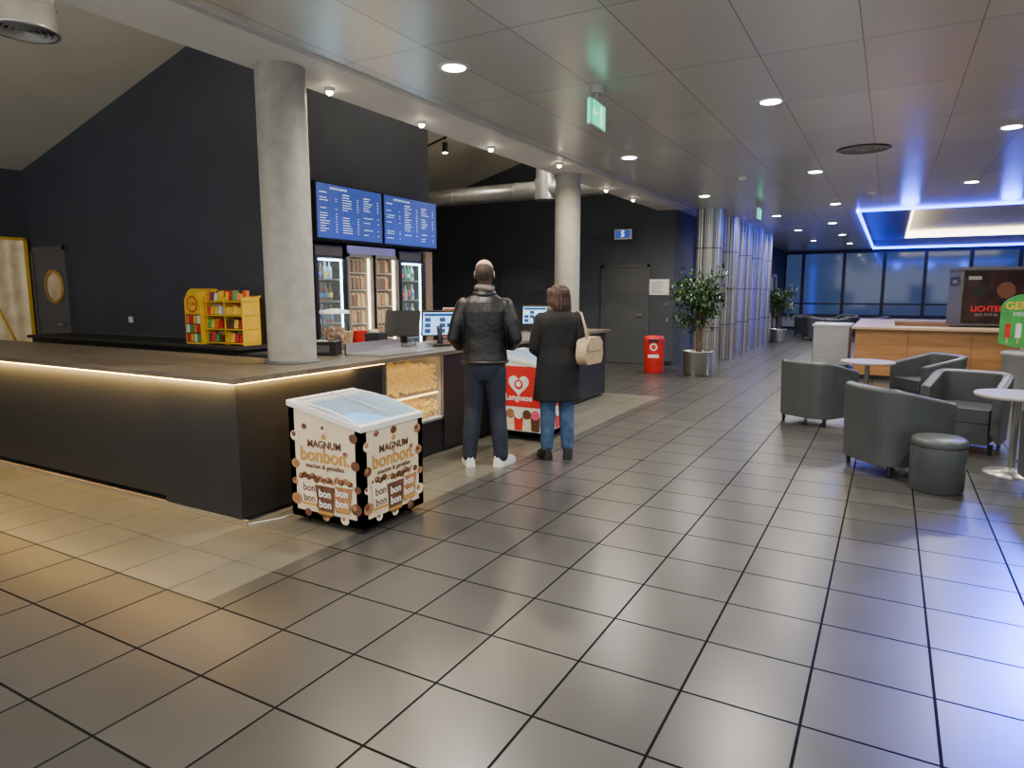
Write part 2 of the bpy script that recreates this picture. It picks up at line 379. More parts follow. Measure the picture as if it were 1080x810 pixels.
for i in range(1,4): b.bb(-3.89,-3.86,14.85+1.62*i,14.9+1.62*i,.1,3.0,e_blue)
b.done()
# ------------------------------------------------------------------ snack counter
b=MB('snack_bar_counter')
TZ=.975
b.bb(XL+.02,-3.66,2.86,3.7,0.06,TZ-.05,m_front)
b.bb(XL+.02,-3.6,2.84,2.86,.0,.025,m_wood2)
b.bb(-4.45,-3.64,2.84,4.28,0.03,TZ-.05,m_front)
b.bb(-4.45,-3.66,4.28,5.16,0.03,.33,m_front)
b.bb(-4.45,-4.3,4.28,5.16,.33,TZ-.05,m_front)
b.bb(-4.45,-3.64,5.16,9.3,0.03,TZ-.05,m_front)
b.bb(-4.4,-3.68,2.9,9.25,0,.06,m_blackm)
b.prism([(XL+.02,2.78),(-3.58,2.78),(-3.58,3.4),(-4.5,3.4),(-4.5,3.82),(XL+.02,3.82)],TZ-.035,TZ,m_top)
b.bb(-4.5,-3.58,3.4,9.34,TZ-.035,TZ-.0002,m_topy)
b.bb(XL+.02,-3.63,2.815,2.83,TZ-.045,TZ-.036,e_warm)
b.bb(-3.63,-3.615,2.83,4.28,TZ-.045,TZ-.036,e_warm)
b.done()
b=MB('popcorn_display_case')
y0,y1=4.3,5.14
b.bb(-4.28,-3.64,y0,y1,.335,.36,m_white)
b.bb(-4.28,-4.26,y0,y1,.36,.93,m_lgrey)
for y in (y0,y1-.02): b.bb(-4.28,-3.64,y,y+.02,.36,.93,m_lgrey)
b.bb(-3.645,-3.64,y0,y1,.34,.93,m_glass)
b.bb(-4.26,-3.65,y0+.02,y1-.02,.6,.615,m_glass)
b.bb(-3.75,-3.72,y0+.05,y1-.05,.915,.93,e_pcase)
b.bb(-3.68,-3.66,y0+.05,y1-.05,.58,.595,e_pcase)
for z in (.33,.93): b.bb(-3.65,-3.63,y0,y1,z,z+.02,m_steel)
for y in (y0,y1-.02): b.bb(-3.65,-3.63,y,y+.02,.33,.95,m_steel)
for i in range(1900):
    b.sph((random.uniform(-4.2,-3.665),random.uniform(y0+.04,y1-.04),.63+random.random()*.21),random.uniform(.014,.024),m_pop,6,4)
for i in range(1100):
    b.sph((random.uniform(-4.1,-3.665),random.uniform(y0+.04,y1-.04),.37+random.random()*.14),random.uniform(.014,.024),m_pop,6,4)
b.done()
b=MB('popcorn_scoop_tray'); b.bb(-4.12,-3.7,4.35,5.1,TZ,TZ+.012,m_steel)
b.bb(-3.72,-3.71,4.35,5.1,TZ,TZ+.1,m_glass); b.bb(-4.12,-4.1,4.35,5.1,TZ,TZ+.1,m_steel); b.done()
b=MB('service_counter'); b.bb(-5.3,-4.75,4.35,5.9,0,.9,m_front); b.bb(-5.33,-4.72,4.32,5.93,.9,.94,m_blackm); b.done(.004)
b=MB('back_counter'); b.bb(-10.3,-6.1,4.8,5.39,0,.895,m_front); b.bb(-10.35,-6.05,4.76,5.39,.895,.935,m_blackm)
for i in range(5):
    x=-9.9+.7*i; b.bb(x,x+.66,4.785,4.8,.12,.6,m_dgrey); b.bb(x,x+.66,4.785,4.8,.63,.84,m_wood2); b.bb(x+.26,x+.4,4.765,4.785,.7,.715,m_steel)
b.done(.003)
# ------------------------------------------------------------------ fridges
def bottle(b,x,y,z,m,h=.24,r=.032):
    b.lathe([(r,0),(r,h*.6),(r*.4,h*.8),(r*.38,h)],(x,y,z),m,8)
    b.lathe([(r*1.03,h*.2),(r*1.03,h*.45)],(x,y,z),random.choice([m_white,m_red,m_yellow,m_lgrey,m_bl,m_bg]),8,cap=False)
m_bg=M('bottle_green',(.03,.2,.06),.15,nz=.1); m_bb=M('bottle_brown',(.1,.035,.015),.15,nz=.1); m_bc=M('bottle_clear',(.35,.5,.6),.15,nz=.1); m_bl=M('bottle_blue',(.04,.15,.5),.2,nz=.1)
m_fback=M('fridge_liner',(.2,.35,.45),.4,em=(.3,.7,1),es=.6)  # emission paints a cyan glow onto the back liner
def fridge(y0,y1,seed,cols):
    random.seed(seed)
    b=MB('drinks_fridge'); x0,x1=-6.65,-5.97; z1=2.08
    b.bb(x0,x0+.03,y0,y1,0,z1,m_fback); b.bb(x0,x1,y0,y0+.03,0,z1,m_black); b.bb(x0,x1,y1-.03,y1,0,z1,m_black)
    b.bb(x0,x1,y0,y1,0,.3,m_black); b.bb(x0,x1,y0,y1,1.93,z1,m_black)
    b.bb(x1,x1+.03,y0,y0+.05,.3,1.93,m_black); b.bb(x1,x1+.03,y1-.05,y1,.3,1.93,m_black)
    b.bb(x1+.001,x1+.025,y0+.05,y1-.05,.3,1.93,m_glass)
    b.bb(x1-.03,x1-.015,y0+.035,y0+.055,.35,1.9,e_frid); b.bb(x1-.03,x1-.015,y1-.055,y1-.035,.35,1.9,e_frid)
    b.bb(x1-.05,x1-.01,y0+.04,y1-.04,1.9,1.92,e_frid)
    b.frame((x1+.001,y0,1.94),(0,1,0),(0,0,1)); b.drect(.04,y1-y0-.04,.02,.12,m_dgrey)
    b.box((x1+.05,y0+.07,1.1),(.02,.02,.5),m_steel)
    for k in range(6):
        z=.32+.27*k; b.bb(x0+.03,x1-.06,y0+.03,y1-.03,z,z+.008,m_mgrey)
        n=int((y1-y0-.1)/.075)
        for j in range(n):
            for xx in (x1-.12,x1-.24):
                bottle(b,xx,y0+.08+j*.075,z+.012,random.choice(cols),random.uniform(.19,.235))
    b.done()
fridge(5.83,6.36,1,[m_bg,m_bb,m_bc,m_bl,m_bb]); fridge(7.4,7.97,2,[m_bb,m_bc,m_bl,m_bg])
m_kraft=M('kraft_bag',(.5,.34,.18),.6,nz=.25,ns=20)
b=MB('popcorn_warmer_cabinet'); y0,y1=6.38,7.38; x0,x1=-6.65,-5.97; z1=2.1
b.bb(x0,x0+.03,y0,y1,0,z1,m_kraft); b.bb(x0,x1,y0,y0+.03,0,z1,m_steel); b.bb(x0,x1,y1-.03,y1,0,z1,m_steel); b.bb(x0,x1,y0,y1,0,.2,m_steel); b.bb(x0,x1,y0,y1,2.0,z1,m_steel)
b.bb(x1,x1+.03,6.86,6.9,.2,2.0,m_mgrey); b.bb(x0,x1-.05,6.87,6.89,.2,2.0,m_lgrey)
for y in (y0,y1-.04,6.84,6.88): b.bb(x1,x1+.03,y,y+.04,.2,2.0,m_mgrey)
for z in (.2,1.96): b.bb(x1,x1+.03,y0,y1,z,z+.04,m_mgrey)
b.bb(x1+.002,x1+.02,y0+.04,y1-.04,.24,1.96,m_glass)
for y in (y0+.04,6.82,6.92,y1-.06): b.bb(x1-.04,x1-.02,y,y+.02,.25,1.95,e_case)
for k in range(8):
    z=.22+.22*k; b.bb(x0+.03,x1-.07,y0+.03,y1-.03,z,z+.01,m_lgrey)
    for j in range(11):
        y=y0+.09+j*.08
        if abs(y-6.88)<.035: continue
        b.box((x1-.14,y,z+.09),(.08,.06,.15),random.choice([m_kraft,m_kraft,m_choc,m_praline] if k<6 else [m_choc,m_choc,m_praline]),rz=random.uniform(-.15,.15))
        b.sph((x1-.14,y,z+.17),(.035,.03,.025),m_popk,8,5)
b.done()
b=MB('fridge_side_panel'); b.bb(-6.68,-5.93,7.99,8.15,0,2.1,m_wood2); b.done(.004)
def screen(y0,y1,sd):
    random.seed(sd); b=MB('menu_screen'); x=-5.93
    b.bb(x-.065,x,y0,y1,2.15,2.81,m_black); b.frame((x,y0,2.15),(0,1,0),(0,0,1)); w=y1-y0
    b.drect(.015,w-.015,.015,.645,e_scr,0)
    b.text('SNACKS & DRINKS' if sd==3 else 'POPCORN & NACHOS',w*.32,.6,.035,e_wht,1)
    for c in range(3):
        a=.06+c*.38
        b.drect(a,a+.12,.54,.548,e_wht,1)
        for r in range(15):
            if random.random()<.3: continue
            z=.51-r*.03; l=random.uniform(.08,.17)
            b.drect(a,a+l,z,z+.005,e_wht,1); b.drect(a+.26,a+.285,z,z+.005,e_wht,1)
    b.done()
screen(5.87,7.05,3); screen(7.08,8.27,4)
# ------------------------------------------------------------------ chest freezers
def praline(b,a,z,r,l=2):
    c=random.choice([m_choc,m_praline,m_vanil,m_choc,m_praline]); b.ddisc(a,z,r,c,l,r*.85); b.ddisc(a-r*.25,z+r*.25,r*.45,random.choice([m_praline,m_choc]),l+.5)
def art_bonbon(b,w,h):
    for a,z,r in ((.055,h-.1,.04),(.05,.36,.036),(.05,.12,.045),(w-.05,.40,.036),(w-.06,h-.07,.035),(w-.05,.12,.045),(w*.5,.03,.03),(.15,.04,.03),(w-.15,.035,.035),(.04,.24,.025),(w-.035,.25,.028),(w*.5,h-.035,.03),(.14,h-.03,.022),(w-.13,h-.18,.02)): praline(b,a,z,r)
    b.text('MAGNUM',w/2,h-.14,.066,m_choc,2,bold=.002); b.ddisc(w/2,h-.085,.018,m_gold,2)
    b.text('bonbon.',w/2,h-.215,.13,m_gold,2,bold=.003)
    b.text('snacken & genießen',w/2,h-.285,.042,m_choc,2,bold=.001)
    for k,(a,c) in enumerate(((w*.27,m_vanil),(w*.73,m_praline),(w*.5,m_choc))):
        l=3+k*2; hh=.2 if k==2 else .17; z0=.08 if k<2 else .04
        b.dec([(a-.06,z0),(a+.06,z0),(a+.085,z0+hh),(a-.085,z0+hh)],c,l)
        b.dec([(a-.062,z0+.01),(a+.062,z0+.01),(a+.065,z0+.03),(a-.065,z0+.03)],m_gold,l+.4)
        b.dec([(a-.09,z0+hh),(a+.09,z0+hh),(a+.09,z0+hh+.018),(a-.09,z0+hh+.018)],m_vanil,l+.4)
        b.text('bon\nbon',a,z0+hh*.55,.07,m_white if c!=m_vanil else m_choc,l+.4,bold=.002)
        for j in range(5): praline(b,a-.07+j*.035,z0+hh+.03+.012*(j%2),.024,l+.6)
def art_heart(b,w,h):
    b.drect(0,w,h*.42,h,m_red,1)
    pts=[]
    for k in range(30):
        t=2*pi*k/30; pts.append((w/2+.0075*16*math.sin(t)**3, h*.74+.0075*(13*math.cos(t)-5*math.cos(2*t)-2*math.cos(3*t)-math.cos(4*t))))
    b.dec(pts,m_white,2); b.ddisc(w/2,h*.74,.05,m_red,3); b.ddisc(w/2,h*.745,.03,m_white,4)
    b.text('Langnese',w/2,h*.55,.085,m_white,2,bold=.002)
    for k in range(5):
        a=.09+k*(w-.18)/4; b.dec([(a-.045,.06),(a+.045,.06),(a+.055,.21),(a-.055,.21)],[m_choc,m_vanil,m_red,m_vanil,m_choc][k],3)
        b.ddisc(a,.23,.05,[m_vanil,m_praline,m_white,m_choc,m_pink][k],4)
def freezer(name,x0,x1,y0,y1,art,mbody,hf=.70,hb=.83):
    b=MB(name); z0=.045
    prof=[(x0,z0),(x1,z0),(x1,hf-.03),(x0,hb-.03)]
    b.prism([(x0,z0),(x1,z0),(x1,z0+.05),(x0,z0+.05)],y0,y1,mbody,'Y')
    for ya,yb in ((y0,y0+.05),(y1-.05,y1)): b.prism(prof,ya,yb,mbody,'Y')
    b.bb(x0,x0+.05,y0,y1,z0,hb-.04,mbody); b.bb(x1-.05,x1,y0,y1,z0,hf-.03,mbody)
    sl=(hf-hb)/(x1-x0)
    b.prism([(x0+.05,z0+.3),(x1-.05,z0+.3),(x1-.05,z0+.32),(x0+.05,z0+.32)],y0+.05,y1-.05,m_iceb,'Y')
    for xx in (x0+.051,x1-.055): b.bb(xx,xx+.004,y0+.05,y1-.05,z0+.3,hf-.05,m_iceb)
    for yy in (y0+.051,y1-.055): b.bb(x0+.05,x1-.05,yy,yy+.004,z0+.3,hf-.05,m_iceb)
    for i in range(5):
        for j in range(4): b.box((x0+.12+i*.095,y0+.13+j*.115,z0+.42),(.075,.09,.16),random.choice([m_choc,m_bl,m_red,m_white,m_bl,m_praline,m_vanil]),rz=random.uniform(-.2,.2))
    def rim(xa,xb,ya,yb):
        za=hb+sl*(xa-x0); zb=hb+sl*(xb-x0)
        b.prism([(xa,za-.035),(xb,zb-.035),(xb,zb),(xa,za)],ya,yb,m_white,'Y')
    rim(x0-.008,x0+.03,y0-.008,y1+.008); rim(x1-.03,x1+.008,y0-.008,y1+.008); rim(x0+.03,x1-.03,y0-.008,y0+.025); rim(x0+.03,x1-.03,y1-.025,y1+.008)
    ym=(y0+y1)/2
    pl=[]
    for k in range(9):
        t=k/8; x=x0+.03+(x1-x0-.06)*t; pl.append((x,hb+sl*(x-x0)+.002+.022*math.sin(pi*t)))
    b.prism(pl+[(p[0],p[1]-.006) for p in pl[::-1]],y0+.02,y1-.02,m_lid,'Y')
    for yy in (y0+.012,y1-.024): b.prism([(p[0],p[1]+.003) for p in pl]+[(p[0],p[1]-.008) for p in pl[::-1]],yy,yy+.012,m_white,'Y')
    b.box(((x0+x1)/2+.02,ym,hb+sl*(x1-x0)/2+.028),(.5,.014,.008),m_lgrey,ry=-math.atan(sl))
    for xx in (x0+.07,x1-.07):
        for yy in (y0+.07,y1-.07): b.cyl((xx,yy,.025),.025,.03,m_black,'Y',14); b.box((xx,yy,.04),(.05,.04,.015),m_dgrey)
    b.frame((x0,y0,z0),(1,0,0),(0,0,1)); art(b,x1-x0,hf-z0-.01)
    b.frame((x1,y0,z0),(0,1,0),(0,0,1)); art(b,y1-y0,hf-z0-.035)
    b.done()
random.seed(5)
freezer('ice_cream_chest_freezer',-3.40,-2.78,3.05,3.67,art_bonbon,m_cream,.70,.82)
freezer('ice_cream_chest_freezer',-3.55,-2.98,5.95,6.6,art_heart,m_white,.78,.9)
b=MB('power_cable'); b.tube([(-3.46,3.2,.01),(-3.5,3.02,.006),(-3.56,2.9,.006),(-3.585,2.84,.006)],.004,m_white,6); b.done()
# ------------------------------------------------------------------ things on the counter
def pos(x,y,z,rz,scr=True):
    b=MB('cash_register_monitor')
    b.box((0,0,.012),(.2,.22,.024),m_black); b.tube([(0,-.04,.02),(0,-.03,.12),(0,.0,.2)],[.03,.025,.03],m_black,10)
    b.box((0,.03,.23),(.36,.03,.27),m_black,rx=.3)
    R=Matrix.Rotation(.3,4,'X')
    O=Vector((0,.03,.23))+R@Vector((-.165,-.016,-.12)); b.frame(O,(1,0,0),R@Vector((0,0,1))); b.drect(0,.33,0,.24,e_pos if scr else m_dgrey,0)
    if scr:
        b.drect(.01,.32,.2,.23,m_bl,1)
        for i in range(4):
            for j in range(3): b.drect(.02+i*.075,.08+i*.075,.02+j*.06,.065+j*.06,random.choice([e_wht,m_bl,e_pos]),1)
    b.done(.004,loc=(x,y,z),rz=rz)
pos(-4.0,5.6,TZ,math.radians(45)); pos(-4.3,5.4,TZ,math.radians(200),False); pos(-4.3,8.3,TZ,math.radians(35)); pos(-4.15,7.1,TZ,math.radians(60))
b=MB('receipt_printer'); b.box((0,0,.08),(.16,.2,.16),m_black); b.box((0,-.05,.165),(.08,.02,.04),m_white,rx=.3); b.done(.015,loc=(-4.3,4.98,TZ+.001),rz=.3)
b=MB('napkin_dispenser'); b.box((0,0,.06),(.32,.18,.12),m_black); b.box((0,-.091,.06),(.2,.004,.06),m_dgrey); b.box((0,-.05,.125),(.14,.06,.012),m_lgrey); b.done(.012,loc=(-4.3,4.25,TZ+.001),rz=.5)
b=MB('wafer_jar'); b.lathe([(.11,0),(.14,.3),(.145,.36)],(0,0,0),m_glass,24,cap=False); b.lathe([(.115,0),(.115,.01)],(0,0,0),m_steel,24); b.lathe([(.15,.36),(.15,.39),(.03,.41)],(0,0,0),m_white,24)
for i in range(130):
    a=random.uniform(0,2*pi); r=.1*random.random()**.5; b.box((r*math.cos(a),r*math.sin(a),.03+random.random()*.19),(.05,.02,.02),random.choice([m_cone,m_praline,m_kraft]),rz=random.random()*3,ry=random.random())
b.done(loc=(-4.95,5.1,.942))
b=MB('popcorn_bucket_stack')
for i in range(3): b.lathe([(.07,0),(.095,.16)],(-5.1+.02*i,5.4+.2*i,.941),[m_kraft,m_red,m_kraft][i],20)
b.done()
b=MB('menu_card_stand'); b.box((0,0,.01),(.14,.1,.02),m_black); b.box((0,0,.2),(.24,.015,.34),m_white); b.frame((-.11,-.0075,.04),(1,0,0),(0,0,1)); b.drect(0,.22,0,.32,m_red,0); b.drect(.02,.2,.2,.3,m_white,1); b.ddisc(.11,.1,.06,m_yellow,1); b.text('SNACKS',.11,.25,.045,m_black,2)
b.done(.002,loc=(-4.3,6.3,TZ),rz=.6)
random.seed(21)
b=MB('candy_display_stand')
b.prism([(-.55,0),(-.2,0),(-.2,.62),(-.29,.74),(-.38,.78),(-.46,.74),(-.55,.62)],-.2,.2,m_yellow,'Y')
b.frame((-.55,-.2,0),(1,0,0),(0,0,1)); b.ddisc(.175,.56,.12,m_red,1); b.ddisc(.175,.56,.095,m_yellow,2); b.text('YUM',.175,.56,.07,m_red,3,bold=.002)
b.drect(.02,.33,.02,.42,m_choc,0)
for j in range(3):
    for i in range(4): b.drect(.03+i*.078,.095+i*.078,.03+j*.13,.14+j*.13,[m_red,m_yellow,m_white,m_green,m_orange][(i+j*2)%5],1)
b.bb(-.18,.58,.16,.2,0,.68,m_yellow)
for x in (-.18,.2,.56): b.bb(x,x+.02,-.13,.2,0,.66,m_yellow)
for k in range(4):
    z=.02+.19*k; b.bb(-.18,.58,-.16,.2,z,z+.015,m_yellow)
    for j in range(9):
        x=-.13+j*.08
        if abs(x-.21)<.03: continue
        h=random.uniform(.1,.14)
        b.box((x,-.1,z+.02+h/2),(.066,.05,h),random.choice([m_yellow,m_red,m_yellow,m_orange,m_white,m_yellow,m_choc,m_red,m_green]),rx=-.15,rz=random.uniform(-.25,.25))
        b.box((x,0,z+.095),(.066,.05,.13),random.choice([m_yellow,m_red,m_orange,m_choc,m_lgrey]),rx=-.15)
b.done(.004,loc=(-6.58,5.02,.936),sc=.8)
b=MB('wall_socket'); b.box((-8.95,5.39,1.15),(.08,.018,.08),m_white); b.done(.004)
# ------------------------------------------------------------------ people
m_skin=M('skin',(.52,.3,.2),.5,nz=.08,ns=14)
m_skinw=M('skin_light',(.58,.36,.26),.5,nz=.08,ns=14)
m_hairm=M('short_hair',(.06,.04,.028),.8,nz=.4,ns=90,bump=.5,bs=160)
m_hairw=M('brown_hair',(.05,.022,.012),.45,nz=.5,ns=14,bump=.6,bs=20,stretch=(7,7,.8))
m_jack=M('black_leather_jacket',(.007,.007,.008),.4,nz=.2,ns=12,bump=.5,bs=13)
m_jean=M('dark_jeans',(.012,.018,.037),.8,nz=.3,ns=30,bump=.4,bs=14)
m_jean2=M('blue_jeans',(.04,.09,.19),.8,nz=.4,ns=14,bump=.4,bs=16)
m_coat=M('black_wool_coat',(.005,.005,.006),.85,nz=.2,ns=40,bump=.35,bs=11)
m_scarf=M('grey_scarf',(.16,.145,.13),.9,nz=.4,ns=40,bump=.7,bs=40)
m_boot=M('black_boot',(.01,.01,.01),.4,nz=.1)
m_bag=M('beige_bag',(.42,.31,.19),.5,nz=.12,bump=.2,bs=20)
m_eye=M('eye_white',(.8,.78,.75),.2); m_iris=M('iris',(.05,.03,.02),.2); m_lip=M('lips',(.4,.13,.1),.5)
def head(par,hz,k,mskin,hair,bald=False,cy=0.,yaw=0.):
    e=D.objects.new('head',None); scene.collection.objects.link(e); e.parent=par; e.location=(0,cy,0); e.rotation_euler=(0,0,yaw)
    b=MB('head_skin'); b.mid(mskin)
    if bald: b.mid(hair)
    b.sph((0,-.012*k,hz+.025*k),(.076*k,.097*k,.092*k),mskin,24,16)
    b.loft([(0,.02*k,hz-.112*k,.022*k,.022*k),(0,.03*k,hz-.105*k,.036*k,.042*k),(0,.022*k,hz-.075*k,.053*k,.063*k),(0,.016*k,hz-.03*k,.066*k,.076*k),(0,.012*k,hz+.02*k,.07*k,.08*k),(0,.01,hz+.06*k,.06*k,.06*k)],mskin,24)
    b.caps([(0,-.02,hz-.24*k),(0,-.012,hz-.04*k)],[.06*k,.055*k],mskin)
    b.caps([(0,.088*k,hz+.012*k),(0,.108*k,hz-.026*k)],[.008*k,.014*k],mskin)
    for sx in (-1,1):
        b.sph((sx*.013*k,.097*k,hz-.03*k),.009*k,mskin,8,6)
        b.sph((sx*.078*k,-.005,hz-.005*k),(.009*k,.02*k,.033*k),mskin,12,8)
        b.sph((sx*.03*k,.078*k,hz+.022*k),(.022*k,.012*k,.007*k),mskin,10,6)
    b.sph((0,.086*k,hz-.06*k),(.024*k,.012*k,.006*k),mskin,10,6)
    b.sph((0,.085*k,hz-.07*k),(.02*k,.012*k,.007*k),mskin,10,6)
    def mf(c):
        if not bald: return 0
        z=(c.z-hz)/k; y=c.y/k; x=abs(c.x)/k
        return 1 if (y<.025 and -.085<z<.085-.55*max(0,y+.09) and not (x>.079 and z<.035) ) else 0
    b.fuse(.0055*k,2,e,mf)
    b=MB('eyes')
    for sx in (-1,1):
        b.sph((sx*.03*k,.079*k,hz+.004*k),(.014*k,.010*k,.009*k),m_eye,14,10); b.sph((sx*.03*k,.0868*k,hz+.004*k),.0048*k,m_iris,10,8)
        b.tube([(sx*.014*k,.093*k,hz+.026*k),(sx*.03*k,.093*k,hz+.031*k),(sx*.046*k,.082*k,hz+.025*k)],.0032*k,hair,6)
    b.tube([(-.022*k,.092*k,hz-.065*k),(0,.098*k,hz-.064*k),(.022*k,.092*k,hz-.065*k)],.0042*k,m_lip,6)
    b.done(parent=e)
    return e
def hand(par,W,d,n,side,mskin,name):
    d=Vector(d).normalized(); n=Vector(n); n=(n-d*n.dot(d)).normalized(); s=d.cross(n)*side
    W=Vector(W); P=lambda a,bb,c: W+d*a+s*bb+n*c
    b=MB(name)
    b.caps([P(-.05,0,0),P(0,0,0)],[.026,.024],mskin)
    for bb in (-.028,-.009,.010,.028): b.caps([P(.0,bb*.5,0),P(.085,bb,0)],[.017,.0125],mskin)
    for i,(bb,l) in enumerate(((-.031,.062),(-.0105,.078),(.0105,.083),(.031,.074))):
        b.caps([P(.08,bb,0),P(.08+l*.45,bb*1.06,.012),P(.08+l*.62,bb*1.05,.012+l*.3),P(.08+l*.55,bb*1.0,.016+l*.52)],[.0095,.0088,.008,.007],mskin)
    b.caps([P(.015,.026,.004),P(.045,.052,.014),P(.07,.06,.03),P(.088,.054,.045)],[.015,.012,.010,.0085],mskin)
    b.fuse(.0035,1,par)
def shoe(b,c,yaw,m,ms,L=.28,hh=.1):
    T=b.T; b.T=T@Matrix.Translation(c)@Matrix.Rotation(yaw,4,'Z')
    out=[(-.038,-.085),(.038,-.085),(.045,-.04),(.042,.03),(.05,.11),(.04,.17),(.012,.195),(-.022,.19),(-.045,.14),(-.045,.05),(-.04,-.02)]
    b.prism([(x*1.04,y*1.02*L/.28) for x,y in out],0,.024,ms)
    vs=[];fs=[];secs=[(.022,1.0,1.),(.05,.96,.98),(.07,.8,.82),(.085,.6,.58),(hh,.56,.42)]
    n=len(out)
    for z,sx,sy in secs:
        for x,y in out: vs.append((x*sx,(-.085+(y+.085)*sy)*L/.28,z))
    for j in range(len(secs)-1):
        for k in range(n): fs.append((j*n+k,j*n+(k+1)%n,(j+1)*n+(k+1)%n,(j+1)*n+k))
    fs.append(tuple(range((len(secs)-1)*n,len(secs)*n)))
    b.add(vs,fs,m,True); b.T=T
# --- man
man=empty('man',(-3.04,4.93,0),math.radians(27))
b=MB('jeans')
b.loft([(0,0,.76,.12,.1),(0,-.005,.82,.165,.125),(0,-.01,.9,.178,.13),(0,0,1.0,.165,.12)],m_jean)
for s in (-1,1):
    b.caps([(s*.088,-.005,.84),(s*.105,.012,.52),(s*.125,-.025,.3),(s*.14,-.035,.1)],[.1,.077,.074,.066],m_jean)
b.fuse(.011,4,man,disp=lambda c:Vector((c.x,c.y,max(c.z,.05))))
b=MB('leather_jacket')
b.loft([(0,-.01,.90,.19,.135),(0,-.01,.93,.2,.145),(0,-.01,1.0,.192,.138),(0,-.012,1.12,.19,.135),(0,-.015,1.25,.206,.145),(0,-.02,1.36,.215,.145),(0,-.02,1.43,.19,.125),(0,-.02,1.475,.14,.095),(0,-.015,1.51,.085,.08)],m_jack)
for s in (-1,1):
    b.caps([(s*.175,-.02,1.40),(s*.23,-.04,1.27),(s*.268,-.045,1.13),(s*.235,.07,1.06),(s*.165,.185,1.05)],[.074,.066,.058,.052,.044],m_jack)
b.fuse(.01,5,man)
b=MB('jacket_trim')
b.tube([(.2*math.cos(a),-.01+.146*math.sin(a),.925) for a in [2*pi*k/32 for k in range(32)]],.010,m_jack,8,True)
b.tube([(.082*math.cos(a),-.018+.08*math.sin(a),1.51+.012*math.sin(a)) for a in [2*pi*k/24 for k in range(24)]],.020,m_jack,8,True)
b.done(parent=man)
b=MB('scarf')
b.tube([(.066*math.cos(a),-.012+.07*math.sin(a),1.552+.01*math.sin(2*a)) for a in [2*pi*k/24 for k in range(24)]],.024,m_scarf,10,True)
b.tube([(.02,.07,1.53),(.03,.13,1.42),(.03,.145,1.3)],[.02,.022,.02],m_scarf,8); b.done(parent=man)
head(man,1.672,1.04,m_skin,m_hairm,True,cy=.0,yaw=math.radians(-4))
for s in (-1,1): hand(man,(s*.15,.21,1.045),(-s*.75,.6,.05),(0,-.1,-1),-1 if s<0 else 1,m_skin,'hand_%s'%('left' if s<0 else 'right'))
b=MB('sneakers'); shoe(b,(-.145,-.01,0),.25,m_white,m_white); shoe(b,(.145,-.01,0),-.5,m_white,m_white)
b.done(.003,parent=man)
b=MB('smartphone'); b.box((0,.285,1.03),(.075,.15,.009),m_black); b.done(.003,parent=man)
# --- woman
wo=empty('woman',(-2.59,5.45,0),math.radians(34))
b=MB('jeans')
for s in (-1,1): b.caps([(s*.08,0,.72),(s*.085,.012,.44),(s*.09,-.015,.28),(s*.095,-.02,.12)],[.09,.07,.066,.058],m_jean2)
b.fuse(.009,3,wo)
b=MB('wool_coat')
b.loft([(0,0,.545,.222,.16),(0,0,.56,.224,.163),(0,-.005,.75,.208,.158),(0,-.01,.9,.195,.15),(0,-.005,1.02,.178,.135),(0,-.01,1.15,.182,.135),(0,-.015,1.25,.188,.132),(0,-.02,1.31,.165,.115),(0,-.02,1.35,.115,.09),(0,-.015,1.385,.075,.075)],m_coat)
for s in (-1,1): b.caps([(s*.152,-.02,1.275),(s*.195,-.035,1.15),(s*.215,-.03,1.02),(s*.16,.07,.97),(s*.1,.16,.99)],[.068,.06,.055,.047,.04],m_coat)
b.fuse(.0095,4,wo)
b=MB('scarf'); b.tube([(.07*math.cos(a),-.012+.073*math.sin(a),1.38+.008*math.sin(3*a)) for a in [2*pi*k/24 for k in range(24)]],.03,m_scarf,10,True)
b.tube([(-.03,.08,1.36),(-.05,.13,1.25),(-.05,.14,1.12)],[.022,.024,.02],m_scarf,8); b.done(parent=wo)
wh=head(wo,1.475,.95,m_skinw,m_hairw,False,cy=-.0,yaw=math.radians(25))
b=MB('bob_hair')
b.sph((0,-.022,1.508),(.09,.102,.086),m_hairw,24,16)
b.loft([(0,-.03,1.335,.085,.06),(0,-.035,1.355,.102,.078),(0,-.035,1.41,.105,.086),(0,-.03,1.47,.098,.088),(0,-.028,1.52,.088,.088)],m_hairw)
for s in (-1,1): b.caps([(s*.066,.04,1.535),(s*.08,.03,1.45),(s*.078,.02,1.37)],[.022,.02,.018],m_hairw)
b.fuse(.007,2,wh,disp=lambda c:Vector((c.x*(1+.03*math.sin(c.z*60+c.x*90)),c.y+.005*math.sin(c.x*220),c.z)))
for s in (-1,1): hand(wo,(s*.085,.18,.995),(-s*.7,.65,.1),(0,-.2,-1),-1 if s<0 else 1,m_skinw,'hand_%s'%('left' if s<0 else 'right'))
b=MB('ankle_boots')
for s in (-1,1):
    shoe(b,(s*.1,-.0,0),-s*.2,m_boot,m_boot,.25,.12); b.lathe([(.043,.06),(.05,.16)],(s*.098,-.025,0),m_boot,16)
b.done(.003,parent=wo)
b=MB('shoulder_bag')
prof=[(-.13,.0),(.13,.0),(.16,.03),(.175,.09),(.15,.2),(.09,.235),(-.09,.235),(-.15,.2),(-.175,.09),(-.16,.03)]
b.T=Matrix.Translation((.285,-.03,.88))@Matrix.Rotation(math.radians(52),4,'Z')
b.prism(prof,-.05,.05,m_bag,'Y',True); b.prism([(-.13,.12),(.13,.12),(.15,.19),(.09,.24),(-.09,.24),(-.15,.19)],-.058,.058,m_bag,'Y')
b.T=Matrix.Identity(4)
o=b.done(.02,parent=wo,seg=3)
